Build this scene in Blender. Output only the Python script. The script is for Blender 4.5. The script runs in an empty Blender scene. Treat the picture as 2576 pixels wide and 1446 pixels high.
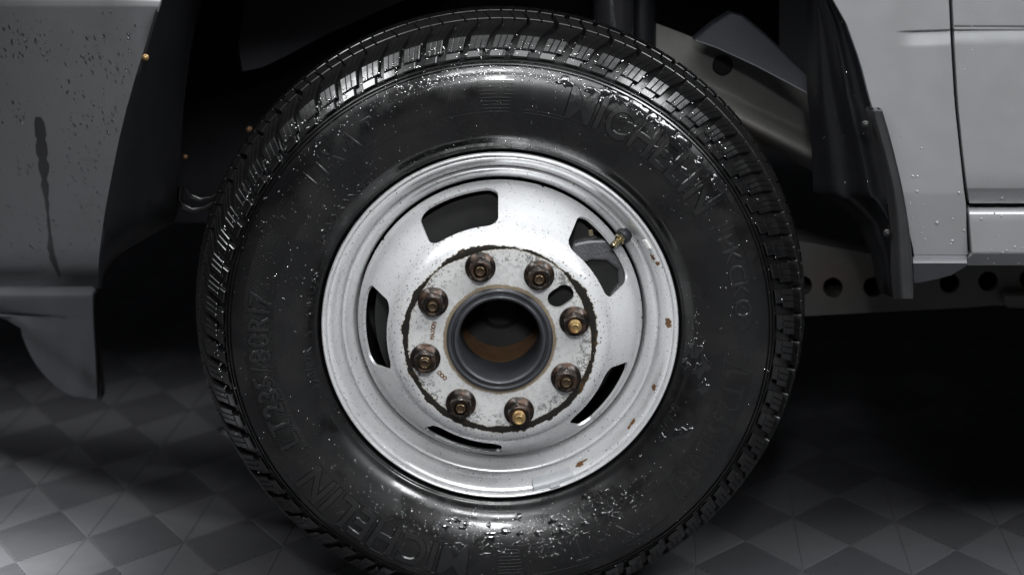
import bpy, bmesh, math, random
import numpy as np
from mathutils import Vector, Matrix
random.seed(7); rng = np.random.default_rng(7)
SC = bpy.context.scene; COL = SC.collection
PI = math.pi; rad = math.radians

# ------------------------------------------------------------------ camera
FPX, CAMX, CAMD, CAMZ, PITCH = 6500.0, 0.01584, 3.2864, 0.89146, 0.2491019
cd = bpy.data.cameras.new('camera'); cam = bpy.data.objects.new('camera', cd); COL.objects.link(cam)
cam.location = (CAMX, -CAMD, CAMZ); cam.rotation_euler = (PI/2 - PITCH, 0, 0)
cd.sensor_width = 36; cd.lens = FPX/2576*36; cd.clip_start = .05; cd.clip_end = 200
cd.dof.use_dof = True; cd.dof.focus_distance = 3.36; cd.dof.aperture_fstop = 4.0
SC.camera = cam
# ------------------------------------------------------------------ world and lamps
W = bpy.data.worlds.new('World'); SC.world = W; W.use_nodes = True
W.node_tree.nodes['Background'].inputs[0].default_value = (.80, .86, 1, 1)
W.node_tree.nodes['Background'].inputs[1].default_value = .010
def lamp(name, loc, target, sx, sy, power, col=(.97, .985, 1)):
    d = bpy.data.lights.new(name, 'AREA'); d.shape = 'RECTANGLE'; d.size = sx; d.size_y = sy; d.energy = power; d.color = col
    o = bpy.data.objects.new(name, d); COL.objects.link(o); o.location = loc
    o.rotation_euler = (Vector(target) - Vector(loc)).to_track_quat('-Z', 'Y').to_euler(); return o
lamp('ceiling_panel_lamp', (.2, -1.95, 2.3), (.05, 0, 0), 1.6, .35, 54)
lamp('ceiling_panel_lamp', (.15, -.85, 2.45), (.05, 0, 0), 1.6, .55, 17)
lamp('ceiling_panel_lamp', (-1.45, -.75, 2.15), (-.2, 0, .3), .9, .6, 38)
lamp('ceiling_panel_lamp', (1.6, -.6, 2.15), (.2, 0, .3), .9, .5, 18)
lamp('right_fill_light', (2.5, -1.9, 2.75), (.6, 0, .2), 1.4, 1.0, 112, (.95, .98, 1))  # added fill to brighten the right fender and door
def spot(name, loc, target, power, size, blend, soft):
    d = bpy.data.lights.new(name, 'SPOT'); d.energy = power; d.spot_size = rad(size); d.spot_blend = blend; d.shadow_soft_size = soft; d.color = (.97, .985, 1)
    o = bpy.data.objects.new(name, d); COL.objects.link(o); o.location = loc
    o.rotation_euler = (Vector(target)-Vector(loc)).to_track_quat('-Z', 'Y').to_euler()
spot('floor_spot_light', (-1.3, -1.3, 1.7), (-.80, .15, -.41), 1700, 11.5, 1, .1)
spot('rim_fill_spot', (.05, -3.0, 1.40), (.05, 0, 0), 250, 17.5, .8, .16)  # added narrow fill near the camera, brightens the lower rim bands
spot('left_floor_fill', (-2.3, .6, 1.5), (-.85, .85, -.45), 250, 34, 1, .3)  # added fill for the dim floor on the left
SC.view_settings.view_transform = 'Standard'; SC.view_settings.look = 'None'
SC.view_settings.exposure = 0; SC.view_settings.gamma = 1
SC.cycles.caustics_reflective = False; SC.cycles.caustics_refractive = False
SC.cycles.max_bounces = 8; SC.cycles.sample_clamp_indirect = 6

# ------------------------------------------------------------------ materials
class N:
    def __init__(s, name):
        m = bpy.data.materials.new(name); m.use_nodes = True; s.m = m; s.t = m.node_tree; s.b = s.t.nodes['Principled BSDF']
    def n(s, typ, **kw):
        o = s.t.nodes.new(typ)
        for k, v in kw.items(): setattr(o, k, v)
        return o
    def l(s, a, b): s.t.links.new(a, b)
    def val(s, sock, v):
        if hasattr(v, 'is_output'): s.l(v, sock)
        else: sock.default_value = (v if not isinstance(v, tuple) or len(v) != 3 else (*v, 1)) if not isinstance(v, (int, float)) else v
    def pos(s):
        if not hasattr(s, '_p'): s._p = s.n('ShaderNodeTexCoord').outputs['Object']
        return s._p
    def math(s, op, a, b=0.0, c=0.0):
        o = s.n('ShaderNodeMath', operation=op)
        for i, v in enumerate((a, b, c)): s.val(o.inputs[i], v)
        return o.outputs[0]
    def noise(s, scale, detail=2.0, rough=.5, vec=None, stretch=None):
        o = s.n('ShaderNodeTexNoise'); o.inputs['Scale'].default_value = scale; o.inputs['Detail'].default_value = detail; o.inputs['Roughness'].default_value = rough
        v = vec or s.pos()
        if stretch:
            mp = s.n('ShaderNodeMapping'); mp.inputs['Scale'].default_value = stretch; s.l(v, mp.inputs[0]); v = mp.outputs[0]
        s.l(v, o.inputs['Vector']); return o.outputs['Fac']
    def step(s, v, lo, hi):
        o = s.n('ShaderNodeMapRange'); o.interpolation_type = 'SMOOTHSTEP'; s.val(o.inputs[0], v); s.val(o.inputs[1], lo); s.val(o.inputs[2], hi)
        o.inputs[3].default_value = 0; o.inputs[4].default_value = 1; return o.outputs[0]
    def lerp(s, v, a, b): return s.math('MULTIPLY_ADD', v, b-a, a)
    def mix(s, f, a, b):
        o = s.n('ShaderNodeMix', data_type='RGBA'); s.val(o.inputs[0], f); s.val(o.inputs[6], a); s.val(o.inputs[7], b); return o.outputs[2]
    def radius(s):
        x = s.n('ShaderNodeSeparateXYZ'); s.l(s.pos(), x.inputs[0])
        return s.math('SQRT', s.math('ADD', s.math('MULTIPLY', x.outputs[0], x.outputs[0]), s.math('MULTIPLY', x.outputs[2], x.outputs[2])))
    def bump(s, h, strength=.3, dist=.001):
        o = s.n('ShaderNodeBump'); o.inputs['Strength'].default_value = strength; o.inputs['Distance'].default_value = dist
        s.l(h, o.inputs['Height']); s.l(o.outputs[0], s.b.inputs['Normal'])
    def set(s, base=None, metallic=None, rough=None, coat=None, coat_rough=None, spec=None):
        for k, v in (('Base Color', base), ('Metallic', metallic), ('Roughness', rough), ('Coat Weight', coat), ('Coat Roughness', coat_rough), ('Specular IOR Level', spec)):
            if v is not None: s.val(s.b.inputs[k], v)
        return s.m

def m_simple(name, base, metallic=0.0, rough=.5, coat=0.0, var=.25, scale=40., bump=0.0, bscale=300., spec=.5):
    k = N(name); f = k.noise(scale, 4)
    lo = tuple(c*(1-var) for c in base); hi = tuple(c*(1+var) for c in base)
    r = k.math('MULTIPLY_ADD', k.noise(scale*.6, 3), .3*rough, rough*.85)
    if bump: k.bump(k.noise(bscale, 3), bump, .001)
    return k.set(k.mix(f, lo, hi), metallic, r, coat, .08, spec)

def m_rubber(coat=0.0, name='wet_rubber'):
    k = N(name)
    n1 = k.noise(13, 5, .6); film = k.step(n1, .44, .58)
    fine = k.noise(420, 2); mid = k.noise(60, 4)
    base = k.mix(k.step(k.noise(14, 5), .45, .7), (.0032, .0032, .0035), (.0075, .0072, .0068))
    rough = k.math('ADD', k.lerp(film, .27, .15), k.math('MULTIPLY', mid, .12))
    k.bump(k.math('ADD', k.math('MULTIPLY', fine, .4), mid), .14, .0006)
    return k.set(base, 0.0, rough, k.math('MAXIMUM', k.math('MULTIPLY', film, .45), coat), .10, .5)

def m_rim():
    k = N('wheel_silver_paint'); r = k.radius()
    spn = k.noise(330, 2, .6); dens = k.noise(26, 3)
    near = k.math('SUBTRACT', 1.0, k.step(k.math('ABSOLUTE', k.math('SUBTRACT', r, .137)), .006, .03))
    thr = k.math('SUBTRACT', .700, k.math('ADD', k.math('MULTIPLY', near, .045), k.math('MULTIPLY', dens, .05)))
    sp = k.step(spn, thr, k.math('ADD', thr, .02))
    edge = k.noise(120, 6, .75)
    ring = k.math('ABSOLUTE', k.math('SUBTRACT', r, k.math('ADD', .1180, k.math('MULTIPLY', edge, .009))))
    wid = k.math('MULTIPLY_ADD', k.noise(15, 4), .021, -.0072)
    rg = k.math('SUBTRACT', 1.0, k.step(ring, wid, k.math('ADD', wid, .0007)))
    # scuffed, stained lug plate inside the ring
    plate = k.math('SUBTRACT', 1.0, k.step(r, .121, .123))
    scuff = k.math('MULTIPLY', plate, k.step(k.math('ADD', k.noise(230, 4, .8), k.math('MULTIPLY', k.noise(22, 3), .42)), .735, .775))
    outer = k.step(r, .092, .112)
    scuff = k.math('MULTIPLY', scuff, k.math('MULTIPLY_ADD', outer, .75, .25))
    bore = k.math('SUBTRACT', 1.0, k.step(r, k.math('MULTIPLY_ADD', edge, .007, .0688), k.math('MULTIPLY_ADD', edge, .009, .0700)))
    white = k.mix(k.noise(40, 5), (.63, .635, .64), (.75, .755, .76))
    c = k.mix(k.math('MULTIPLY', plate, .55), white, (.60, .59, .57))
    tan = k.math('MULTIPLY', plate, k.step(k.noise(38, 4, .7), .60, .74))
    c = k.mix(k.math('MULTIPLY', tan, .6), c, (.42, .34, .22))
    c = k.mix(k.math('MULTIPLY', sp, .9), c, k.mix(k.noise(90), (.03, .025, .02), (.16, .10, .05)))
    c = k.mix(k.math('MULTIPLY', scuff, .8), c, (.10, .10, .095))
    c = k.mix(k.math('MULTIPLY', bore, .8), c, (.20, .13, .045))
    halo = k.math('SUBTRACT', 1.0, k.step(ring, wid, k.math('ADD', wid, .0022)))
    c = k.mix(k.math('MULTIPLY', halo, .45), c, (.30, .21, .07))
    c = k.mix(rg, c, k.mix(k.step(k.noise(30, 3), .56, .70), (.018, .016, .013), (.085, .05, .018)))
    k.bump(k.math('ADD', k.math('MULTIPLY', k.noise(700, 2), .25), k.math('MULTIPLY', rg, -1.2)), .35, .0005)
    return k.set(c, .52, k.math('MULTIPLY_ADD', k.noise(120, 3), .16, .22), .15, .12)

def m_paint():
    k = N('grey_silver_body_paint'); fl = k.noise(2600, 1)
    c = k.mix(fl, (.33, .335, .34), (.42, .425, .43))
    dirt = k.step(k.noise(7, 5, .6), .50, .80)
    c = k.mix(k.math('MULTIPLY', dirt, .25), c, (.22, .215, .20))
    k.bump(k.noise(900, 2), .03, .0004)
    return k.set(c, .6, k.math('MULTIPLY_ADD', k.noise(30, 4), .14, .36), .35, .12)

def m_water(tr=1.0, base=(1, 1, 1), coat=1.0):
    k = N('water'); k.b.inputs['Transmission Weight'].default_value = tr; k.b.inputs['IOR'].default_value = 1.33
    k.b.inputs['Coat IOR'].default_value = 2.8
    return k.set(base, 0, .06, coat, .09)

def m_tile(name, a, b):
    k = N(name); n = k.noise(30, 5)
    k.bump(k.noise(500, 2), .15, .0006)
    return k.set(k.mix(n, a, b), 0, k.math('MULTIPLY_ADD', k.noise(12, 3), .2, .40), 0, .1, .45)

def m_nut(name, a, b, rough=.3, metallic=.75):
    k = N(name); oi = k.n('ShaderNodeObjectInfo')
    v = k.n('ShaderNodeVectorMath', operation='ADD'); k.l(k.pos(), v.inputs[0]); k.l(oi.outputs['Random'], v.inputs[1])
    n = k.step(k.noise(85, 4, .6, v.outputs[0]), .42, .68)
    k.bump(k.noise(420, 3, .5, v.outputs[0]), .25, .0006)
    return k.set(k.mix(n, a, b), metallic, k.math('MULTIPLY_ADD', n, .25, rough))

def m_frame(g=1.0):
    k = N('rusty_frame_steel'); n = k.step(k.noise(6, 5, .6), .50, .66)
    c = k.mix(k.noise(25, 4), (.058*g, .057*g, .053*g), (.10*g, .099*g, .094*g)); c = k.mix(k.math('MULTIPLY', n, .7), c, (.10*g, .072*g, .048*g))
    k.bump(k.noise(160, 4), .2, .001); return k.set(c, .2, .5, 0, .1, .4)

M = dict(
    film=m_simple('thin_water_film', (.008, .008, .0085), 0, .13, .6, .2, 60, .12, 90), rubber=m_rubber(), lettering=m_rubber(.7, 'wet_moulded_lettering'), painted_lit_water=m_water(.35, (.42, .42, .42), .12), dark_water=m_water(1.0, (.8, .8, .82), .06), rim=m_rim(), paint=m_paint(), water=m_water(),  # grey base of the right panel drops paints in their bright look
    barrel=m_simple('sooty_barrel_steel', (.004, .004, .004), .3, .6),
    nut=m_nut('dark_rusty_nut_steel', (.022, .019, .017), (.058, .034, .023), .26),
    stud=m_nut('brassy_rusted_stud', (.32, .22, .095), (.14, .07, .03), .38, .75),
    studdark=m_nut('dark_oiled_stud', (.10, .07, .042), (.04, .026, .018), .22, .8),
    hub=m_simple('black_hub_paint', (.023, .0245, .029), .1, .48, .1, .35, 60, .12, 260),
    rust=m_simple('orange_rust', (.34, .165, .06), .15, .6, 0, .5, 110, .4, 350),
    bore=m_simple('rusty_bore_wall', (.16, .088, .042), .1, .5, 0, .55, 60, .4, 300),
    brown=m_simple('brown_rust_chip', (.10, .045, .014), 0, .55, 0, .5, 220, .3, 500),
    plastic=m_simple('black_liner_plastic', (.0062, .0064, .0076), 0, .40, 0, .3, 30, .1, 300),
    bumper=m_simple('worn_grey_plastic', (.068, .069, .076), 0, .42, 0, .35, 9, .1, 400),
    trim=m_simple('grey_splash_trim_plastic', (.075, .078, .085), 0, .35, .1, .15, 20, .05, 400),
    apron=m_simple('dusty_black_apron', (.010, .010, .0115), 0, .7, 0, .35, 12, .1, 200, .08),
    plate=m_simple('dusty_inner_plate', (.03, .03, .034), 0, .7, 0, .5, 9, 0, 300, .2), bluish=m_simple('blue_black_undercoat', (.022, .0235, .031), .1, .5, 0, .3, 18, .15, 250),
    flap=m_simple('grey_rubber_flap', (.022, .022, .023), 0, .42, 0, .3, 25, .15, 300), frame=m_frame(.6), horn=m_frame(1.8), cast=m_simple('cast_iron', (.10, .10, .106), .3, .33, .5, .5, 70, .9, 330),  # one steel twice: rail darkened, horn brightened in colour to stand for light
    rotor=m_simple('brake_rotor_steel', (.022, .022, .022), .3, .4, 0, .3, 60),
    strut=m_simple('glossy_black_strut', (.03, .03, .034), .4, .22, .3, .2, 30),
    brass=m_simple('valve_brass', (.62, .52, .33), 1.0, .22, 0, .2, 300),
    dark=m_simple('painted_shade_black', (.004, .004, .004), 0, .8),  # flat black standing in for the shade in gaps, holes and bore
    lead=m_simple('grey_weight_paint', (.36, .37, .385), .2, .42, 0, .15, 150, .15, 400),
    whitemark=m_simple('white_tape', (.8, .8, .77), 0, .5, 0, .05),
    tile_light=m_tile('grey_floor_tile', (.056, .056, .060), (.076, .076, .080)),
    tile_dark=m_tile('darker_floor_tile', (.036, .036, .039), (.048, .048, .052)),  # contrast caused by rib direction is put into two tile colours
    ground=m_simple('grey_floor_base', (.10, .10, .105), 0, .8),
    streak=m_simple('dark_wet_streak', (.045, .045, .047), 0, .30, .1, .2, 60),
)
# ------------------------------------------------------------------ helpers
def obj(name, verts, faces, m, parent=None, smooth=True, **props):
    me = bpy.data.meshes.new(name); me.from_pydata([tuple(v) for v in verts], [], [tuple(f) for f in faces]); me.update()
    if m: me.materials.append(m)
    me.polygons.foreach_set('use_smooth', [smooth]*len(me.polygons))
    o = bpy.data.objects.new(name, me); COL.objects.link(o)
    if parent: adopt(o, parent)
    for k, v in props.items(): o[k] = v
    return o
def adopt(o, parent):
    o.parent = parent; o.matrix_parent_inverse = Matrix.Translation(parent.location).inverted()
def copy(o, parent, rot_y=0.0, loc=None):
    c = o.copy(); COL.objects.link(c); c.rotation_euler = (0, rot_y, 0)
    if loc: c.location = loc
    adopt(c, parent); return c
def sharp(o, ang=35):
    bm = bmesh.new(); bm.from_mesh(o.data)
    for e in bm.edges:
        if len(e.link_faces) == 2 and e.calc_face_angle(0) > rad(ang): e.smooth = False
    bmesh.ops.recalc_face_normals(bm, faces=bm.faces); bm.to_mesh(o.data); bm.free(); return o
def pol(R, a, y): return (R*math.sin(a), y, R*math.cos(a))
def lathe(name, prof, m, parent, seg=256, closed=False, ang=35, a0=0., a1=2*PI, center=(0, 0, 0), noise=None):
    full = abs(a1-a0-2*PI) < 1e-6; n = seg if full else seg+1
    V = []; F = []; k = len(prof)
    for i in range(n):
        a = a0 + (a1-a0)*i/seg
        for R, y in prof: x, yy, z = pol(R, a, y); V.append((x+center[0], yy+center[1], z+center[2]))
    for i in range(seg):
        j = (i+1) % n
        for q in range(k if closed else k-1):
            p = (q+1) % k; F.append((i*k+q, j*k+q, j*k+p, i*k+p))
    o = obj(name, V, F, m, parent); sharp(o, ang); return o
SP, CP = math.sin(PITCH), math.cos(PITCH)
def px(x, y, Y):
    """the point of the plane y = Y seen at pixel (x, y) of the 2576-wide photograph"""
    rx = (x-1288)/FPX; uy = -(y-723)/FPX
    d = (rx, CP + uy*SP, -SP + uy*CP); t = (Y+CAMD)/d[1]
    return (CAMX + d[0]*t, Y, CAMZ + d[2]*t)
def interp(pts, v):
    xs, ys = zip(*pts); return float(np.interp(v, xs, ys))
def grid_panel(name, rows, left, right, ncol, Yf, thick, m, parent, roll=.0025, smooth=True, **props):
    """a sheet between two boundary curves, its depth given by Yf(x, y, u), with a rolled edge and a back"""
    G = []
    for r in rows:
        xl, xr = interp(left, r), interp(right, r)
        G.append([px(xl+(xr-xl)*c/ncol, r, Yf(xl+(xr-xl)*c/ncol, r, c/ncol)) for c in range(ncol+1)])
    nr, nc = len(rows), ncol+1
    V = [p for row in G for p in row]; F = []
    for i in range(nr-1):
        for j in range(nc-1): F.append((i*nc+j, i*nc+j+1, (i+1)*nc+j+1, (i+1)*nc+j))
    loop = [j for j in range(nc)] + [i*nc+nc-1 for i in range(1, nr)] + [(nr-1)*nc+j for j in range(nc-2, -1, -1)] + [i*nc for i in range(nr-2, 0, -1)]
    C = np.mean(np.array([V[i] for i in loop]), 0)
    prev = loop
    for dy, out in ((roll, roll*.45), (thick, roll*.45)):
        base = len(V); cur = []
        L = len(loop)
        for q, i in enumerate(loop):
            a = Vector(V[loop[(q-1) % L]]); b = Vector(V[loop[(q+1) % L]]); t = b-a
            nrm = Vector((t.z, 0, -t.x)); nrm = nrm.normalized() if nrm.length > 1e-9 else Vector((0, 0, 0))
            if nrm.dot(Vector(V[i])-Vector(C)) < 0: nrm = -nrm
            p = Vector(V[i]) + nrm*out; V.append((p.x, p.y+dy, p.z)); cur.append(base+q)
        for q in range(L): F.append((prev[q], prev[(q+1) % L], cur[(q+1) % L], cur[q]))
        prev = cur
    o = obj(name, V, F, m, parent, smooth, **props); sharp(o, 50); return o
def plate(name, outline, holes, Y, thick, m, parent, Yf=None, bevel=.0, **props):
    bm = bmesh.new()
    def loop(pts):
        vs = [bm.verts.new(px(x, y, Yf(x, y) if Yf else Y)) for x, y in pts]
        return [bm.edges.new((vs[i], vs[(i+1) % len(vs)])) for i in range(len(vs))]
    E = loop(outline)
    for h in holes: E += loop(h)
    bmesh.ops.triangle_fill(bm, use_beauty=True, edges=E)
    g = bmesh.ops.extrude_face_region(bm, geom=list(bm.faces))
    bmesh.ops.translate(bm, vec=(0, thick, 0), verts=[v for v in g['geom'] if isinstance(v, bmesh.types.BMVert)])
    if bevel:
        es = [e for e in bm.edges if len(e.link_faces) == 2 and e.calc_face_angle(0) > rad(50)]
        bmesh.ops.bevel(bm, geom=es, offset=bevel, segments=2, profile=.5, affect='EDGES')
    bmesh.ops.recalc_face_normals(bm, faces=bm.faces)
    me = bpy.data.meshes.new(name); bm.to_mesh(me); bm.free(); me.materials.append(m)
    o = bpy.data.objects.new(name, me); COL.objects.link(o)
    if parent: adopt(o, parent)
    for k, v in props.items(): o[k] = v
    return o
def circle_px(x, y, rx, ry=None, n=28): return [(x+rx*math.cos(2*PI*i/n), y+(ry or rx)*math.sin(2*PI*i/n)) for i in range(n)]
def tube(name, pts, r, m, parent, seg=14, taper=None, cap=True):
    V = []; F = []; P = [Vector(p) for p in pts]
    for i, p in enumerate(P):
        t = (P[min(i+1, len(P)-1)]-P[max(i-1, 0)]).normalized(); ref = Vector((0, 0, 1)) if abs(t.z) < .9 else Vector((1, 0, 0))
        a = t.cross(ref).normalized(); b = t.cross(a); rr = taper[i] if taper else r
        for k in range(seg): V.append(p + a*rr*math.cos(2*PI*k/seg) + b*rr*math.sin(2*PI*k/seg))
    for i in range(len(P)-1):
        for k in range(seg): F.append((i*seg+k, i*seg+(k+1) % seg, (i+1)*seg+(k+1) % seg, (i+1)*seg+k))
    if cap: F.append(tuple(range(seg))[::-1]); F.append(tuple((len(P)-1)*seg+k for k in range(seg)))
    return sharp(obj(name, V, F, m, parent), 40)
# water drops: closed low domes lying on a surface, all of one patch in one uncountable object
_t = []
for el, n_ in ((0, 7), (38, 7), (66, 7)):
    for q in range(n_): _t.append((math.cos(rad(el))*math.cos(2*PI*q/7), math.cos(rad(el))*math.sin(2*PI*q/7), math.sin(rad(el))))
_t.append((0, 0, 1)); _t = np.array(_t)
_f = [(i*7+q, i*7+(q+1) % 7, (i+1)*7+(q+1) % 7, (i+1)*7+q) for i in range(2) for q in range(7)] + [(14+q, 14+(q+1) % 7, 21) for q in range(7)] + [tuple(range(6, -1, -1))]
def drops(name, P, NRM, R, m, parent, tall=.42, elong=None, label=None):
    V = []; F = []
    for i in range(len(P)):
        n = Vector(NRM[i]).normalized(); u = n.cross(Vector((0, 0, 1)))
        u = u.normalized() if u.length > 1e-3 else Vector((1, 0, 0)); v = n.cross(u)
        e = 1.0 if elong is None else elong[i]; ex = 1+.35*(random.random()-.5)
        B = np.array([u*R[i]*ex, v*R[i]*e, n*R[i]*tall]); q = _t @ B + np.array(P[i]) - np.array(n)*R[i]*.06
        b = len(V); V.extend(q.tolist()); F.extend([tuple(b+k for k in f) for f in _f])
    o = obj(name, V, F, m, parent); o['kind'] = 'stuff'
    if label: o['label'] = label
    return o

# ------------------------------------------------------------------ floor of interlocking tiles
G0 = np.array([-0.80264264, 1.1269837, -0.48243913]); GA = np.array([0.06633279, -0.15738628, 0.0120984]); GB = np.array([0.0831362, 0.12527011, -0.00761009])
GN = np.cross(GA, GB); GN /= np.linalg.norm(GN); GN *= np.sign(GN[2])
def gpt(i, j, h=0.): return tuple(G0 + GA*i + GB*j + GN*h)
floor = obj('floor', [gpt(-120, -120, -.004), gpt(140, -120, -.004), gpt(140, 140, -.004), gpt(-120, 140, -.004)], [(0, 1, 2, 3)], M['ground'], None, False, kind='structure')
def tile_mesh(diag, m):
    bm = bmesh.new(); g = .008; d = .004
    polys = [[(g, g), (1-g-d, g), (g, 1-g-d)], [(1-g, 1-g), (g+d, 1-g), (1-g, g+d)]] if diag else [[(g, g), (1-g, g), (1-g, 1-g), (g, 1-g)]]
    for tr in polys:
        c = np.mean(np.array(tr), 0); n = len(tr); rings = []
        for s, h in ((1.0, -.0016), (1.0, .0010), (.972, .0018)):
            rings.append([bm.verts.new(tuple(GA*(c[0]+(a-c[0])*s) + GB*(c[1]+(b-c[1])*s) + GN*h)) for a, b in tr])
        for r0, r1 in zip(rings, rings[1:]):
            for q in range(n): bm.faces.new((r0[q], r0[(q+1) % n], r1[(q+1) % n], r1[q]))
        bm.faces.new(rings[-1])
    # base sheet below the joints and the loop connectors that make the sawtooth seam
    bm.faces.new([bm.verts.new(tuple(GA*a+GB*b+GN*(.0009))) for a, b in ((0, 0), (1, 0), (1, 1), (0, 1))])
    if diag:
        for k in range(10):
            a = .05+.092*k
            for q in ([(a, 0), (a+.045, 0), (a+.035, -.030), (a+.010, -.030)], [(0, a), (0, a+.045), (-.030, a+.035), (-.030, a+.010)], [(a, 1), (a+.045, 1), (a+.035, 1.030), (a+.010, 1.030)], [(1, a), (1, a+.045), (1.030, a+.035), (1.030, a+.010)]):
                bm.faces.new([bm.verts.new(tuple(GA*x+GB*y+GN*.0021)) for x, y in q])
    bmesh.ops.recalc_face_normals(bm, faces=bm.faces)
    for f in bm.faces:
        if f.normal.dot(Vector(GN)) < -.5: f.normal_flip()
    me = bpy.data.meshes.new('floor_tile'); bm.to_mesh(me); bm.free(); me.materials.append(m); return me
tm = (tile_mesh(1, M['tile_light']), tile_mesh(0, M['tile_dark']))
def to_px(p):
    d = np.array(p)-np.array([CAMX, -CAMD, CAMZ]); f = d[1]*CP-d[2]*SP
    return 1288+FPX*d[0]/f, 723-FPX*(d[1]*SP+d[2]*CP)/f
cand = []
for i in range(-30, 30):
    for j in range(-12, 34):
        x, y = to_px(gpt(i+.5, j+.5))
        if -140 < x < 2716 and 560 < y < 1540:
            hid = (1000 < x < 1720 and y < 1330) or (620 < x < 1860 and y < 1150) or (x > 2010 and y < 860)
            if not hid: cand.append((-y, i, j))
cand.sort()
for _, i, j in cand[:290]:
    o = bpy.data.objects.new('floor_tile', tm[(i+j) % 2]); COL.objects.link(o); o.location = gpt(i, j); adopt(o, floor)

# ------------------------------------------------------------------ the truck
truck = bpy.data.objects.new('pickup_truck', None); COL.objects.link(truck); truck.location = (0, .1, -.4)
truck['label'] = 'silver grey pickup truck seen close up at its wet front wheel'; truck['category'] = 'pickup truck'

# ---- rim barrel with rolled flange
def smooth_prof(pts, per=6):
    P = np.array(pts); out = []
    for i in range(len(P)-1):
        p0 = P[max(i-1, 0)]; p1 = P[i]; p2 = P[i+1]; p3 = P[min(i+2, len(P)-1)]
        for k in range(per):
            t = k/per; out.append(tuple(.5*((2*p1)+(-p0+p2)*t+(2*p0-5*p1+4*p2-p3)*t*t+(-p0+3*p1-3*p2+p3)*t**3)))
    out.append(tuple(P[-1])); return out
flange = smooth_prof([(.2325, .013), (.2349, .008), (.2356, .003), (.2347, -.0002), (.2328, -.0010), (.2306, .0010), (.2299, .0044)], 4)
band1 = smooth_prof([(.2293, .0050), (.2283, .0035), (.2255, .0037), (.2218, .0070), (.2178, .0145), (.2142, .0240), (.2122, .0320)], 5)
band2 = smooth_prof([(.2112, .0335), (.2098, .0300), (.2070, .0288), (.2030, .0320), (.1985, .0385), (.1945, .0465), (.1925, .056), (.1915, .070)], 5)
rim = lathe('wheel_rim', flange+band1+band2+[(.190, .100), (.188, .18), (.19, .19)], M['rim'], truck, 384, ang=38)
rim['label'] = 'silver steel wheel rim with rust chips on its lip'
barrel = lathe('rim_barrel', [(.1895, .075), (.1885, .13), (.187, .20), (.06, .205)], M['barrel'], rim, 128)
# ---- disc with five slots: conforming sectors
DP = smooth_prof([(.190, .0475), (.1882, .0448), (.1852, .0410), (.1808, .0325), (.1750, .0195), (.1680, .0040), (.1610, -.0115), (.1545, -.0245), (.1480, -.0360), (.1415, -.0450), (.1350, -.0505), (.1285, -.0535), (.1225, -.0545)], 8)
DPa = np.array(DP); DS = np.concatenate([[0], np.cumsum(np.linalg.norm(np.diff(DPa, axis=0), axis=1))])
def disc_pt(s, a, off=0.):
    R = np.interp(s, DS, DPa[:, 0]); y = np.interp(s, DS, DPa[:, 1]); e = .0008
    dR = np.interp(s+e, DS, DPa[:, 0])-np.interp(s-e, DS, DPa[:, 0]); dy = np.interp(s+e, DS, DPa[:, 1])-np.interp(s-e, DS, DPa[:, 1])
    l = math.hypot(dR, dy); nR, ny = -dy/l, dR/l          # towards the back of the sheet
    if ny < 0: nR, ny = -nR, -ny
    return pol(R+nR*off, a, y+ny*off)
def s_of_R(R): return float(np.interp(-R, -DPa[:, 0], DS))
s0, s1 = s_of_R(.1818), s_of_R(.1475); SE = DS[-1]; RREF = .167
slot_c = [rad(-18.7+72*k) for k in range(5)]
def rrect(hs, hv, r, n):
    """rounded rectangle outline, n points by direction"""
    pts = []
    for k in range(n):
        a = 2*PI*k/n; dx, dy = math.cos(a), math.sin(a); lo, hi = 0, 1.
        for _ in range(40):
            t = (lo+hi)/2; x, y = abs(dx*t), abs(dy*t)
            qx, qy = max(x-(hs-r), 0), max(y-(hv-r), 0); ins = (math.hypot(qx, qy) <= r) if (x > hs-r and y > hv-r) else (x <= hs and y <= hv)
            lo, hi = (t, hi) if ins else (lo, t)
        pts.append((dx*lo, dy*lo))
    return pts
NH = 180
inner = rrect((s1-s0)/2, rad(18.0)*RREF, .0165, NH)
V = []; F = []; sc_ = (s0+s1)/2; hv = rad(36)*RREF; LOOPS = 26
vid = {}
for k, ac in enumerate(slot_c):
    base = len(V); outer = []
    for dx, dy in inner:
        lim = []
        if dx > 1e-9: lim.append((SE-sc_)/dx)
        if dx < -1e-9: lim.append((0-sc_)/dx)
        if abs(dy) > 1e-9: lim.append(hv/abs(dy))
        t = min(lim); outer.append((dx*t, dy*t))
    for L in range(LOOPS+1):
        f = L/LOOPS; f = f**1.25
        for (ix, iy), (ox, oy) in zip(inner, outer): V.append(disc_pt(sc_+ix+(ox-ix)*f, ac+(iy+(oy-iy)*f)/RREF))
    for L in range(LOOPS):
        for q in range(NH):
            a, b = base+L*NH+q, base+L*NH+(q+1) % NH; F.append((a, b, b+NH, a+NH))
    # rounded hole edge turned into the sheet
    prev = [base+q for q in range(NH)]
    for off, grow in ((.0006, 1.0), (.0018, .998), (.0034, .998)):
        b2 = len(V)
        for ix, iy in inner: V.append(disc_pt(sc_+ix*grow, ac+iy*grow/RREF, off))
        cur = [b2+q for q in range(NH)]
        for q in range(NH): F.append((prev[q], prev[(q+1) % NH], cur[(q+1) % NH], cur[q]))
        prev = cur
disc = obj('wheel_disc', V, F, M['rim'], rim)
bm = bmesh.new(); bm.from_mesh(disc.data); bmesh.ops.remove_doubles(bm, verts=bm.verts, dist=.00025); bmesh.ops.recalc_face_normals(bm, faces=bm.faces)
bm.to_mesh(disc.data); bm.free(); sharp(disc, 60)
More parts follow.
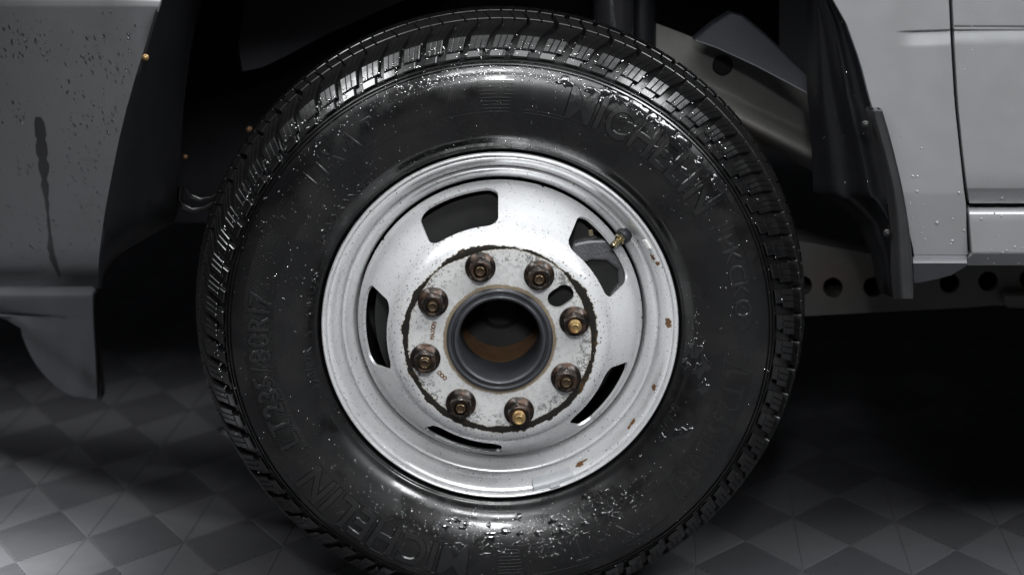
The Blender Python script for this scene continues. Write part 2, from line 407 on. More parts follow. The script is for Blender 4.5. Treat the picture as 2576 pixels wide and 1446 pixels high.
# lug plate with the radial inspection hole
def ring_plate():
    bm = bmesh.new(); n = 200
    def lp(pts): 
        vs = [bm.verts.new(p) for p in pts]; return [bm.edges.new((vs[i], vs[(i+1) % len(vs)])) for i in range(len(vs))]
    E = lp([pol(.1229, 2*PI*i/n, -.0545) for i in range(n)]) + lp([pol(.0690, 2*PI*i/n, -.0545) for i in range(n)])
    ha = rad(54); c = np.array([.0972*math.sin(ha), .0972*math.cos(ha)]); u = np.array([math.sin(ha), math.cos(ha)]); w = np.array([u[1], -u[0]])
    hole = []
    for k in range(36):
        a = 2*PI*k/36; p = c + u*(math.cos(a)*.0125+(.0055 if math.cos(a) > 0 else -.0055)) + w*math.sin(a)*.0125
        hole.append((p[0], -.0545, p[1]))
    E += lp(hole); bmesh.ops.triangle_fill(bm, use_beauty=True, edges=E)
    g = bmesh.ops.extrude_face_region(bm, geom=list(bm.faces)); bmesh.ops.translate(bm, vec=(0, .009, 0), verts=[v for v in g['geom'] if isinstance(v, bmesh.types.BMVert)])
    bmesh.ops.recalc_face_normals(bm, faces=bm.faces); me = bpy.data.meshes.new('lug_plate'); bm.to_mesh(me); bm.free(); me.materials.append(M['rim'])
    o = bpy.data.objects.new('lug_plate', me); COL.objects.link(o); adopt(o, rim); return o
ring_plate()
lathe('hub_back_plate', [(.06, -.02), (.118, -.018), (.125, .02)], M['barrel'], rim, 96)
# ---- hub collar and rusty bore
lathe('hub_collar', smooth_prof([(.0688, -.046), (.0692, -.0555), (.0684, -.0590), (.0655, -.0602), (.0632, -.0596), (.0622, -.0575), (.0606, -.0575), (.0596, -.0610), (.0575, -.0622), (.0548, -.0602), (.0532, -.0540), (.0526, -.0400), (.0522, -.0100), (.0519, .0200)], 4), M['hub'], rim, 160)
lathe('hub_bore', [(.0519, .0202), (.0545, .0220), (.0548, .040), (.0540, .105)], M['bore'], rim, 96)
lathe('hub_bore_end', [(.0545, .104), (.030, .106), (.022, .100), (.0, .101)], M['dark'], rim, 48)  # black end painted in for the dark depth of the bore
# ---- lug nuts and studs
lug0 = rad(-14.45); LR = .0999
def nut_mesh():
    bm = bmesh.new()
    def ring(R, y, n, ph=0., flat=None):
        out = []
        for i in range(48):
            a = 2*PI*i/48
            r = R if flat is None else flat/math.cos(((a+ph) % (PI/3))-PI/6)
            r = min(r, R); out.append(bm.verts.new((r*math.sin(a), y, r*math.cos(a))))
        return out
    fl = .0133
    rs = [ring(.0192, 0, 48), ring(.0200, -.0015, 48), ring(.0196, -.0042, 48), ring(.0180, -.0058, 48), ring(.0163, -.0076, 48), ring(.0154, -.0090, 48, 0, fl), ring(.0150, -.0105, 48, 0, fl), ring(.0149, -.0225, 48, 0, fl), ring(.0136, -.0250, 48, 0, fl), ring(.0118, -.0258, 48), ring(.0088, -.0252, 48), ring(.0086, -.0180, 48)]
    for a, b in zip(rs, rs[1:]):
        for i in range(48): bm.faces.new((a[i], a[(i+1) % 48], b[(i+1) % 48], b[i]))
    bmesh.ops.recalc_face_normals(bm, faces=bm.faces); me = bpy.data.meshes.new('lug_nut'); bm.to_mesh(me); bm.free()
    me.materials.append(M['nut']); me.polygons.foreach_set('use_smooth', [True]*len(me.polygons)); return me
nm = nut_mesh(); tmp = bpy.data.objects.new('lug_nut', nm); sharp(tmp, 24); bpy.data.objects.remove(tmp)
protr = [.0265, .0275, .040, .030, .042, .028, .031, .030]; gold = [0, 0, 1, 0, 1, 0, 0, 0]
for k in range(8):
    a = lug0 + k*PI/4; p = pol(LR, a, -.0545)
    o = bpy.data.objects.new('lug_nut', nm); COL.objects.link(o); o.location = p; o.rotation_euler = (0, rad(random.uniform(-14, 14)) if k != 0 else 0, 0); adopt(o, rim)
    L = protr[k]
    prof = [(.0084, -.015), (.0084, -L+.004), (.0078, -L+.0035)]
    y = -.018
    th = [(.0084, -.014)]
    while y > -L+.006: th += [(.0085, y), (.0079, y-.0008)]; y -= .0017
    th += [(.0074, -L+.005), (.0064, -L+.003), (.0062, -L+.0005), (.0056, -L), (.0044, -L+.0002), (.0036, -L+.0012), (0, -L+.0016)]
    s = lathe('wheel_stud', th, M['stud'] if gold[k] else M['studdark'], rim, 24, ang=30, center=p)
    if gold[k]: s['label'] = 'brassy bare stud end'
# ---- valve stem
va = rad(54.2); vb = np.array(pol(.2015, va, .0330)); vd = np.array(pol(-.55, va, -.80)); vd /= np.linalg.norm(vd); vd = vd + np.array([-.22, 0, -.1]); vd /= np.linalg.norm(vd)
def along(ts): return [tuple(vb+vd*(t if t < .012 else .012+(t-.012)*.62)) for t in ts]
tube('valve_grommet', along((-.004, .0, .003, .006, .0075)), 0, M['hub'], rim, 20, (.0108, .0112, .0108, .0095, .006))
tube('valve_nut', along((.0060, .0065, .0115, .0120)), 0, M['brass'], rim, 6, (.0068, .0074, .0074, .0068))
ts = [.012, .017, .0172, .023, .0232, .026]; rs = [.0043, .0043, .0036, .0036, .0044, .0044]
for q in range(7): ts += [.0262+q*.0014, .0269+q*.0014]; rs += [.0038, .0042]
ts += [.0365, .0375]; rs += [.0040, .0026]
tube('valve_stem', along(ts), 0, M['brass'], rim, 18, rs)
# ---- things that stick to the lip: balance weight, tape, rust chips
FL = np.array(band1[::-1])
def lip_pt(s, a, off):
    """s runs 0..1 from the valley to the flange edge"""
    P = np.array(band1[::-1] + flange[::-1][:10]); d = np.concatenate([[0], np.cumsum(np.linalg.norm(np.diff(P, axis=0), axis=1))]); q = s*d[-1]
    R, y = np.interp(q, d, P[:, 0]), np.interp(q, d, P[:, 1]); e = d[-1]*.01
    dR = np.interp(q+e, d, P[:, 0])-np.interp(q-e, d, P[:, 0]); dy = np.interp(q+e, d, P[:, 1])-np.interp(q-e, d, P[:, 1]); l = math.hypot(dR, dy) or 1
    nR, ny = dy/l, -dR/l
    if ny > 0: nR, ny = -nR, -ny
    return pol(R+nR*off, a, y+ny*off)
def lip_patch(name, a0, a1, sa, sb, m, h=.0004, jag=0., nA=16, nS=8, round_=.0, sink=.0006, label=None):
    V = []; F = []; ca = (a0+a1)/2
    jl = [1+jag*(random.random()-.5) for _ in range(nS+1)]; jr = [1+jag*(random.random()-.5) for _ in range(nS+1)]; jt = [jag*(random.random()-.5)*.5 for _ in range(nA+1)]
    for i in range(nA+1):
        for j in range(nS+1):
            u = i/nA*2-1; v = j/nS*2-1
            if round_: 
                f = 1-round_*(1-math.sqrt(max(0, 1-abs(v)**3))) ; u *= f
            u *= (jl[j] if u < 0 else jr[j]); v2 = v*(1+jt[i]*2)
            edge = (i in (0, nA)) or (j in (0, nS))
            V.append(lip_pt(sa+(sb-sa)*(v2+1)/2, ca+u*(a1-a0)/2, -sink if edge else h))
    for i in range(nA):
        for j in range(nS): F.append((i*(nS+1)+j, (i+1)*(nS+1)+j, (i+1)*(nS+1)+j+1, i*(nS+1)+j+1))
    o = obj(name, V, F, m, rim)
    if label: o['label'] = label
    return sharp(o, 40)
def ang_px(x, y, cy=812): return math.atan2(x-1258, (cy-y)/.965)
wa, wb = ang_px(1455, 1198), ang_px(1340, 1226)
lip_patch('balance_weight', wa, wb, .36, .90, M['lead'], .0022, 0, 24, 10, .22, .001, 'grey clip-on balance weight')
lip_patch('weight_clip', wa+(wb-wa)*.38, wa+(wb-wa)*.62, .78, 1.0, M['lead'], .0028, 0, 8, 8, 0, .001)
lip_patch('tape_mark', ang_px(1619, 592), ang_px(1634, 616), .50, .74, M['whitemark'], .0006, .15)
for x, y, da, sa, sb in ((1640, 640, 2.6, .50, .68), (1646, 655, 1.6, .60, .76), (1682, 802, 3.0, .46, .74), (1655, 968, 2.1, .44, .66), (1604, 1060, 2.8, .48, .62), (1594, 1074, 1.8, .52, .62), (1470, 1178, 3.0, .36, .60), (1484, 1170, 2.0, .40, .50), (935, 520, .5, .9, .99), (1548, 640, .9, .05, .2)):
    a = ang_px(x, y); lip_patch('rust_chip', a-rad(da/2), a+rad(da/2), sa, sb, M['brown'], .0004, .75, 14, 8, .75)

# ---- tyre carcass
TO = smooth_prof([(.2300, .0150), (.2375, .0105), (.2392, .0050), (.2412, .0015), (.2440, -.0002), (.2462, -.0022), (.2520, -.0085), (.2600, -.0145), (.2700, -.0195), (.2850, -.0248), (.3000, -.0280), (.3150, -.0294), (.3300, -.0284), (.3430, -.0252), (.3520, -.0205)], 5)
rib = [(.3535, -.0193), (.3541, -.0216), (.3557, -.0206), (.3564, -.0166), (.3577, -.0158), (.3584, -.0182), (.3600, -.0168), (.3607, -.0130)]
shoulder = smooth_prof([(.3630, -.0095), (.3715, -.0012), (.3800, .0080), (.3868, .0185), (.3905, .0340), (.3935, .0500), (.3980, .0750), (.4010, .0950)], 4)
half = TO + rib + shoulder
prof = half + [(R, .19-y) for R, y in half[::-1]]
tyre = lathe('tyre', prof, M['rubber'], truck, 360, ang=40); tyre['label'] = 'wet black all-terrain truck tyre beaded with water'
TS = np.array(TO+rib[:1])
def ty(R): return float(np.interp(R, TS[:, 0], TS[:, 1]))
def tn(R):
    e = .002; dR = 2*e; dy = ty(R+e)-ty(R-e); l = math.hypot(dR, dy); return dy/l, -dR/l
def wall(R, a, h=0.):
    nR, ny = tn(R); return pol(R+nR*h, a, ty(R)+ny*h)
def wall_n(R, a): nR, ny = tn(R); return (nR*math.sin(a), ny, nR*math.cos(a))
# ---- tread blocks
def crown(y): return .4125 - .0225*(abs((y-.095)/.082))**1.3
def block_mesh(name, cells):
    """cells: lists of (profile [(R,y)...], a0, a1, skew) each made into a closed prism across the tyre"""
    bm = bmesh.new()
    for prof_, a0, a1, skew in cells:
        n = 3; rings = []
        for i in range(n+1):
            a = a0+(a1-a0)*i/n; rings.append([bm.verts.new(pol(R, a+skew*(y-.03), y)) for R, y in prof_])
        for i in range(n):
            for q in range(len(prof_)): p = (q+1) % len(prof_); bm.faces.new((rings[i][q], rings[i+1][q], rings[i+1][p], rings[i][p]))
        bm.faces.new(rings[0]); bm.faces.new(rings[-1][::-1])
    bmesh.ops.recalc_face_normals(bm, faces=bm.faces)
    es = [e for e in bm.edges if len(e.link_faces) == 2 and e.calc_face_angle(0) > rad(50)]
    bmesh.ops.bevel(bm, geom=es, offset=.0007, segments=1, affect='EDGES')
    me = bpy.data.meshes.new(name); bm.to_mesh(me); bm.free(); me.materials.append(M['rubber']); return me
D1 = rad(1)
def shoulder_variant(w, lowl):
    up = [(.384, .046), (crown(.047), .047), (crown(.030), .030), (crown(.0145)-.0003, .0125), (.3880, .0072), (.3810, .0006), (.3732, -.0066), (.3715, -.0030), (.377, .016)]
    low = [(.3730, .006), (.3735, -.0045), (.3712, -.0096), (.3648, -.0152), (.3625, -.0152), (.3615, -.0085)]
    cells = []; a = -w/2; ws = (w*.33, w*.33, w*.34); gap = .055
    for q, x in enumerate(ws):
        cells.append((up, (a+(gap/2 if q else 0))*D1, (a+x-(gap/2 if q < 2 else 0))*D1, 6*D1/.1)); a += x
    cells.append((low, (-w/2+.02)*D1, (-w/2+lowl)*D1, 6*D1/.1)); return cells
NB = 74
pitch = np.array([1+.12*math.sin(2*PI*i/NB*5)+.05*((i*7) % 3-1) for i in range(NB)]); pitch *= 360/pitch.sum(); cum = np.concatenate([[0], np.cumsum(pitch)])
sm = [block_mesh('tread_block', shoulder_variant(3.2, 2.5)), block_mesh('tread_block', shoulder_variant(3.5, 2.75)), block_mesh('tread_block', shoulder_variant(3.8, 3.0))]
def rowcells(y0, y1, w, skew):
    pr = [(.390, y0+.001), (crown(y0), y0), (crown((y0+y1)/2), (y0+y1)/2), (crown(y1), y1), (.390, y1-.001)]
    return [(pr, -w/2*D1, -.12*D1, skew), (pr, .12*D1, w/2*D1, skew)]
rm = [block_mesh('tread_block', rowcells(.0535, .0745, 4.55, -.9)), block_mesh('tread_block', rowcells(.0795, .1110, 4.5, .7)), block_mesh('tread_block', rowcells(.1155, .136, 4.55, -.9))]
for i in range(NB):
    c = (cum[i]+cum[i+1])/2; v = 0 if pitch[i] < 4.6 else (1 if pitch[i] < 5.1 else 2)
    for me, sh in ((sm[v], 0.), (rm[0], .37), (rm[1], .1), (rm[2], .6)):
        o = bpy.data.objects.new('tread_block', me); COL.objects.link(o); o.rotation_euler = (0, rad(c+sh*pitch[i]), 0); adopt(o, tyre)
farb = []
V = []; F = []
for i in range(NB):
    c = rad((cum[i]+cum[i+1])/2); w = rad(1.9); b = len(V)
    pr = [(.390, .1415), (crown(.141), .141), (crown(.158), .158), (crown(.176)-.001, .1755), (.380, .188), (.378, .178)]
    for a in (c-w, c, c+w):
        for R, y in pr: V.append(pol(R, a, y))
    for s in range(2):
        for q in range(6): F.append((b+s*6+q, b+(s+1)*6+q, b+(s+1)*6+(q+1) % 6, b+s*6+(q+1) % 6))
    F.append(tuple(b+q for q in range(6))); F.append(tuple(b+12+q for q in range(5, -1, -1)))
obj('far_tread_block', V, F, M['rubber'], tyre, False, kind='stuff')

# ---- raised lettering
def glyph(ch, bold=0., cuts=2):
    cu = bpy.data.curves.new('g', 'FONT'); cu.body = ch; cu.size = 1; cu.offset = bold; cu.resolution_u = 4
    o = bpy.data.objects.new('g', cu); COL.objects.link(o); dg = bpy.context.evaluated_depsgraph_get(); me = o.evaluated_get(dg).to_mesh()
    bm = bmesh.new(); bm.from_mesh(me); o.evaluated_get(dg).to_mesh_clear()
    bpy.data.objects.remove(o); bpy.data.curves.remove(cu)
    bmesh.ops.remove_doubles(bm, verts=bm.verts, dist=1e-4)
    if cuts:
        for _ in range(cuts):
            es = [e for e in bm.edges if e.calc_length() > .16]
            if es: bmesh.ops.subdivide_edges(bm, edges=es, cuts=1)
            bmesh.ops.triangulate(bm, faces=[f for f in bm.faces if len(f.verts) > 3])
    xs = [v.co.x for v in bm.verts] or [0]
    g = ([(v.co.x, v.co.y) for v in bm.verts], [tuple(v.index for v in f.verts) for f in bm.faces], [], min(xs), max(xs))
    bm.verts.index_update()
    g = ([(v.co.x, v.co.y) for v in bm.verts], [tuple(v.index for v in f.verts) for f in bm.faces], [tuple(v.index for v in e.verts) for e in bm.edges if len(e.link_faces) == 1], min(xs), max(xs))
    bm.free(); return g
_gc = {}
def lettering(s, Rlo, Rhi, a0, a1, h, name, parent, m, surf, single=True, bold=0., sink=.0012, gap=.12, cuts=2):
    """letters standing on a turned surface, read clockwise, tops outward, from angle a0 to a1"""
    gl = []; x = 0
    for ch in s:
        if ch == ' ': x += .35; continue
        if (ch, bold, cuts) not in _gc: _gc[(ch, bold, cuts)] = glyph(ch, bold, cuts)
        g = _gc[(ch, bold, cuts)]; gl.append((g, x-g[3])); x += g[4]-g[3]+gap
    tot = x-gap; cap = .70; AV = []; AF = []; out = []
    for g, off in gl:
        vs, fs, be, _, _ = g; V = []; n = len(vs); own = {}
        for f in fs:
            for q in range(len(f)): own[frozenset((f[q], f[(q+1) % len(f)]))] = f
        nv = np.zeros((n, 2))
        for a, b in be:
            c = np.mean([vs[q] for q in own[frozenset((a, b))]], 0); t = np.subtract(vs[b], vs[a]); m_ = np.array([t[1], -t[0]]); m_ /= (np.linalg.norm(m_) or 1)
            if m_ @ (np.array(vs[a])-c) < 0: m_ = -m_
            nv[a] += m_; nv[b] += m_
        ln = np.linalg.norm(nv, axis=1); nv[ln > 0] /= ln[ln > 0][:, None]
        sx = tot/((a1-a0)*(Rlo+Rhi)/2); sy = cap/(Rhi-Rlo); grow = (h+sink)*.6
        for hh in (h, -sink):
            for q, (vx, vy) in enumerate(vs):
                if hh < 0: vx += nv[q][0]*grow*sx; vy += nv[q][1]*grow*sy
                V.append(surf(Rlo+(Rhi-Rlo)*vy/cap, a0+(a1-a0)*(vx+off)/tot, hh))
        F = list(fs) + [(a, b, b+n, a+n) for a, b in be]
        if single: o = obj(name, V, F, m, parent, False); sharp(o); out.append(o)
        else: b = len(AV); AV += V; AF += [tuple(q+b for q in f) for f in F]
    if not single: o = obj(name, AV, AF, m, parent, False); sharp(o); out.append(o)
    return out
A = rad
lettering('MICHELIN', .300, .341, A(16), A(58), .0024, 'raised_letter', tyre, M['lettering'], wall, True, .015)
lettering('MICHELIN', .300, .341, A(-172), A(-127), .0022, 'raised_letter', tyre, M['lettering'], wall, True, .015)
lettering('LT235/80R17', .302, .330, A(-119), A(-80), .0022, 'raised_letter', tyre, M['lettering'], wall, True, .01)
lettering('LT235/80R17', .302, .330, A(99), A(134), .0005, 'raised_letter', tyre, M['lettering'], wall, True, .01)
lettering('PKCKO', .308, .330, A(66), A(86), .0011, 'raised_letter', tyre, M['lettering'], wall, True)
lettering('LTX A/T', .306, .334, A(-50), A(-30), .0010, 'raised_letter', tyre, M['lettering'], wall, True)
lettering('LTX A/T', .306, .334, A(140), A(162), .0005, 'raised_letter', tyre, M['lettering'], wall, True)
lettering('120/117R', .2500, .2610, A(-107.5), A(-95.5), .0009, 'small_lettering', tyre, M['lettering'], wall, False, 0, cuts=1)
lettering('120/117R', .2500, .2600, A(114), A(123), .0009, 'small_lettering', tyre, M['lettering'], wall, False, 0, cuts=1)
lettering('TUBELESS', .2490, .2560, A(-88), A(-72), .0008, 'small_lettering', tyre, M['lettering'], wall, False, 0, cuts=1)
lettering('LOAD RANGE E', .2600, .2690, A(-63), A(-38), .0009, 'small_lettering', tyre, M['lettering'], wall, False, 0, cuts=1)
lettering('DOT', .2580, .2680, A(149.6), A(153.8), .0009, 'small_lettering', tyre, M['lettering'], wall, False, .01, cuts=1)
lettering('M3NE', .2600, .2690, A(155.5), A(159.6), .0009, 'small_lettering', tyre, M['lettering'], wall, False, .01, cuts=1)
lettering('LF', .2600, .2690, A(160.4), A(162.6), .0009, 'small_lettering', tyre, M['lettering'], wall, False, .01, cuts=1)
lettering('5N7X', .2600, .2690, A(165.5), A(170.0), .0009, 'small_lettering', tyre, M['lettering'], wall, False, .01, cuts=1)
lettering('MICHELIN', .2630, .2700, A(187.0), A(199.5), .0008, 'small_lettering', tyre, M['lettering'], wall, False, .01, cuts=1)
lettering('M.P.S', .2545, .2610, A(187.0), A(192.0), .0008, 'small_lettering', tyre, M['lettering'], wall, False, .01, cuts=1)
# ridges drawn as thin raised strips on the sidewall
class Strips:
    def __init__(s): s.V = []; s.F = []; s.starts = []; s.fst = []
    def add(s, pts, w, h=.0009):
        b = len(s.V); n = len(pts); s.starts.append(b); s.fst.append(len(s.F))
        for i, (R, a) in enumerate(pts):
            (R0, a0), (R1, a1) = pts[max(i-1, 0)], pts[min(i+1, n-1)]; dR = R1-R0; dt = (a1-a0)*R; l = math.hypot(dR, dt) or 1
            nR, nt = -dt/l*w/2, dR/l*w/2
            s.V += [wall(R+nR, a+nt/R, -.0008), wall(R+nR*.5, a+nt*.5/R, h), wall(R-nR*.5, a-nt*.5/R, h), wall(R-nR, a-nt/R, -.0008)]
        for i in range(n-1):
            for q in range(3): s.F.append((b+i*4+q, b+(i+1)*4+q, b+(i+1)*4+q+1, b+i*4+q+1))
        s.F.append((b, b+1, b+2, b+3)); e = b+(n-1)*4; s.F.append((e+3, e+2, e+1, e))
    def parts(s, name):
        V0, F0 = s.V, s.F; st = s.starts+[len(V0)]; fs = s.fst+[len(F0)]
        for k in range(len(s.starts)):
            b = st[k]; sharp(obj(name, V0[b:st[k+1]], [tuple(q-b for q in f) for f in F0[fs[k]:fs[k+1]]], M['lettering'], tyre, False))
    def make(s, name, **p): return sharp(obj(name, s.V, s.F, M['lettering'], tyre, False, **p))
def arc(R, a0, a1, n=40): return [(R, A(a0+(a1-a0)*i/n)) for i in range(n+1)]
S = Strips()
for a0, a1 in ((-121, -56), (97, 137)):
    a = a0
    while a < a1:
        S.add([(.2955+.0405*t, A(a+2.2*t)) for t in (0, .25, .5, .75, 1)], .0016, .0014); a += .56
for a0, a1 in ((-27, -6),):
    a = a0
    while a < a1: S.add([(.297+.037*t, A(a+2.0*t)) for t in (0, .5, 1)], .0015, .0011); a += .56
S.make('hatched_ridge', kind='stuff')
S = Strips()
for k in range(11):
    R = .2945+.0046*k
    S.add(arc(R, -5.6+.16*(10-k), 3.3-.1*(10-k) if k not in (5, 6, 7) else -.6, 14), .0016, .0012)
    if k in (5, 6, 7, 8): S.add(arc(R, 1.2, 3.4, 6), .0016, .0012)
for k in range(10): S.add(arc(.2990+.0046*k, 175.4-.1*k, 180.5, 10), .0016, .0011)
S.parts('logo_stripe')
S = Strips()
S.add(arc(.2940, -60, -4, 80), .0012, .0008); S.add(arc(.3385, -27, -5, 30), .0012, .0008)
S.add(arc(.2945, 6, 62, 60), .0013, .0008); S.add(arc(.2985, 6, 62, 60), .0011, .0007)
S.add(arc(.3450, 25, 62, 50), .0014, .0008)
S.add([(.2985, A(62)), (.31, A(63)), (.33, A(63.4)), (.345, A(62))], .0014, .0009)
for a0, a1 in ((64.5, 88.5),):
    S.add(arc(.3360, a0, a0+14, 14), .0013, .0010); S.add([(.3360, A(a0)), (.318, A(a0)), (.300, A(a0+.4))], .0013, .0010); S.add(arc(.300, a0+.6, a0+7, 8), .0012, .0008)
    S.add([(.308, A(a1+.4)), (.320, A(a1+1)), (.332, A(a1-1.6))], .0013, .0010)
S.add(arc(.3440, -172, -124, 50), .0013, .0008); S.add(arc(.2965, -172, -124, 50), .0013, .0008)
S.add([(.2965, A(-122.6)), (.32, A(-122.6)), (.343, A(-122.6))], .0014, .0009)
S.add([(.295, A(-120.4)), (.3360, A(-120.4))], .0014, .0009)
S.add(arc(.2940, 136, 178, 60), .0013, .0009); S.add(arc(.3370, 138, 176, 60), .0013, .0009)
S.add([(.3385, A(-28)), (.320, A(-28.6)), (.302, A(-29)), (.2990, A(-31))], .0013, .0008); S.add(arc(.299, -31, -52, 24), .0011, .0007)
S.parts('sidewall_ridge')
def pill(ac, half, R0, R1):
    S = Strips(); pts = []
    rr = (R1-R0)/2; Rm = (R0+R1)/2
    for k in range(33):
        t = 2*PI*k/32; pts.append((Rm+rr*math.sin(t), A(ac)+(math.copysign(A(half)-rr/Rm, math.cos(t)))+rr/Rm*math.cos(t)))
    S.add(pts, .0009, .0007); S.make('code_frame')
pill(151.7, 3.0, .2555, .2705); pill(157.5, 2.8, .2575, .2715)
S = Strips(); S.add([(.249, A(-92.6)), (.256, A(-91.6)), (.249, A(-90.6)), (.249, A(-92.6))], .0008, .0007); S.make('wear_mark')
S = Strips(); S.add([(.262, A(51+2.2*math.cos(t))) if 0 else (.2665+.0062*math.sin(t), A(51.2)+.0062/.2665*math.cos(t)) for t in np.linspace(0, 2*PI, 25)], .0010, .0007); S.make('code_frame')
# stamped lettering on the lug plate
def platesurf(R, a, h): return pol(R, a, -.0545-h)
lettering('MAXION', .0850, .0905, rad(-90), rad(-74.5), .0006, 'stamped_lettering', rim, M['brown'], platesurf, False, .0, cuts=0)
for k in range(3):
    a = rad(-122.5+2.4*(1-k)-2.4); R0 = .0900+.0000*k
    cx, _, cz = pol(.0885+.001*k, rad(-126+3.1*k), 0)
    V = []; F = []
    for i in range(16):
        t = 2*PI*i/16
        for rr, yy in ((.0030, -.0540), (.0027, -.0553), (.0018, -.0553), (.0014, -.0540)): V.append((cx+rr*math.cos(t), yy, cz+rr*math.sin(t)))
    for i in range(16):
        j = (i+1) % 16
        for q in range(3): F.append((i*4+q, j*4+q, j*4+q+1, i*4+q+1))
    obj('stamped_ring', V, F, M['brown'], rim)

# ---- water on the tyre and the wheel
def scatter_wall(n, dens):
    P = []; Nn = []; R_ = []
    while len(P) < n:
        R = .243+.118*rng.random(); a = rng.uniform(-PI, PI)
        if rng.random() < dens(R, math.degrees(a)):
            P.append(wall(R, a)); Nn.append(wall_n(R, a)); R_.append(.0004+.0010*rng.random()**2.2)
    return P, Nn, R_
def dens(R, d):
    v = .045
    def bump(d0, w, r0, rw, k):
        dd = (d-d0+180) % 360-180; return k*math.exp(-(dd/w)**2-((R-r0)/rw)**2)
    v += bump(-8, 22, .345, .012, 1.2) + bump(-60, 26, .315, .03, .55) + bump(-72, 14, .31, .02, .8) + bump(-25, 30, .30, .03, .18)
    v += bump(165, 22, .290, .022, 1.1) + bump(-160, 24, .285, .028, .8) + bump(-140, 16, .295, .03, .5) + bump(-25, 26, .252, .006, 1.0) + bump(5, 20, .252, .006, 1.0)
    v += bump(88, 9, .257, .010, .9) + bump(70, 14, .32, .02, .25) + bump(35, 22, .32, .03, .30) + bump(140, 12, .32, .03, .35) + bump(-52, 24, .262, .014, .3)
    return v*.8
def films(name, spots):
    V = []; F = []
    for R0, d0, size, el in spots:
        n = 18; ph = rng.uniform(0, 6.28, 4); am = rng.uniform(.08, .30, 4); b = len(V)
        out = [1+sum(am[q]*math.sin((q+2)*t+ph[q]) for q in range(4))*.8 for t in np.linspace(0, 2*PI, n, endpoint=False)]
        for f, h in ((1.0, -.0003), (.93, .00045), (.6, .0008)):
            for k in range(n):
                t = 2*PI*k/n; r = size*max(.35, out[k])*f
                R = min(max(R0+r*math.sin(t), .244), .3525); V.append(wall(R, rad(d0)+el*r*math.cos(t)/R0, h))
        V.append(wall(min(R0, .352), rad(d0), .00085))
        for g in range(2):
            for k in range(n): F.append((b+g*n+k, b+g*n+(k+1) % n, b+(g+1)*n+(k+1) % n, b+(g+1)*n+k))
        for k in range(n): F.append((b+2*n+k, b+2*n+(k+1) % n, b+3*n))
    obj(name, V, F, M['film'], tyre, True, kind='stuff')
films('water_film', [(rng.normal(.346, .004), rng.uniform(14, 60), rng.uniform(.003, .009), rng.uniform(1.0, 2.2)) for _ in range(34)]
      + [(rng.normal(.325, .010), rng.uniform(22, 58), rng.uniform(.002, .006), rng.uniform(.8, 1.8)) for _ in range(22)]
      + [(rng.normal(.268, .010), rng.uniform(92, 128), rng.uniform(.004, .010), rng.uniform(1.0, 2.0)) for _ in range(10)]
      + [(rng.normal(.283, .014), rng.uniform(140, 200), rng.uniform(.002, .005), rng.uniform(1, 2)) for _ in range(40)])
P, Nn, R_ = scatter_wall(2300, dens)
drops('water_drop', P, Nn, R_, M['water'], tyre)
P = []; Nn = []; R_ = []
for _ in range(750):   # the two beaded belts: top shoulder and lower bead
    if rng.random() < .5: R, d = rng.normal(.3435, .0055), rng.normal(-4, 15)
    else: R, d = rng.normal(.284, .014), rng.normal(166, 14)
    R = min(max(R, .245), .352)
    P.append(wall(R, rad(d))); Nn.append(wall_n(R, rad(d))); R_.append(.00045+.0012*rng.random()**2)
drops('water_drop', P, Nn, R_, M['water'], tyre)
P = []; Nn = []; R_ = []
for _ in range(420):    # on the shoulder blocks
    a = rad(rng.normal(-15, 42)); t = rng.random(); R = .3625+.0265*t; y = np.interp(R, [.3625, .366, .375, .380, .389], [-.014, -.0135, -.006, -.0005, .0130])-.0003
    P.append(pol(R, a, y)); nn = (.55, -.83); Nn.append((nn[0]*math.sin(a), nn[1], nn[0]*math.cos(a))); R_.append(.0006+.0014*rng.random()**2.5)
drops('water_drop', P, Nn, R_, M['water'], tyre)
P = []; Nn = []; R_ = []
for _ in range(900):    # on the disc and the lip
    a = rng.uniform(-PI, PI)
    if rng.random() < .55:
        s = rng.uniform(.02, .98); p = np.array(lip_pt(s, a, 0)); q = np.array(lip_pt(s, a, 1e-3)); w = .35+.65*(math.cos(a-rad(200)) > -.2)
    else:
        s = rng.uniform(.004, SE); inside = any(abs((a-c+PI) % (2*PI)-PI) < rad(18.5) and s0-.002 < s < s1+.002 for c in slot_c)
        if inside: continue
        p = np.array(disc_pt(s, a)); q = np.array(disc_pt(s, a, -1e-3)); w = .6
    if rng.random() > w: continue
    P.append(tuple(p)); Nn.append(tuple(q-p)); R_.append(.0004+.0008*rng.random()**2)
drops('water_drop', P, Nn, R_, M['water'], rim)

# ---- brake parts behind the wheel
lathe('brake_rotor', [(.07, .065), (.168, .062), (.1685, .082), (.07, .085)], M['rotor'], truck, 96)
cal = []
V = []; F = []
def caliper():
    pts = [(1440, 612), (1480, 604), (1530, 602), (1562, 625), (1580, 665), (1592, 700), (1590, 740), (1560, 765), (1525, 770), (1535, 740), (1555, 712), (1553, 680), (1525, 657), (1490, 655), (1455, 668), (1430, 655)]
    o = plate('brake_caliper', pts, [], .052, .05, M['cast'], truck, bevel=.004); return o
caliper()['label'] = 'rough cast iron brake caliper seen through the upper right slot'
plate('caliper_clip', [(1480, 578), (1490, 577), (1493, 593), (1482, 594)], [], .056, .01, M['brass'], truck)

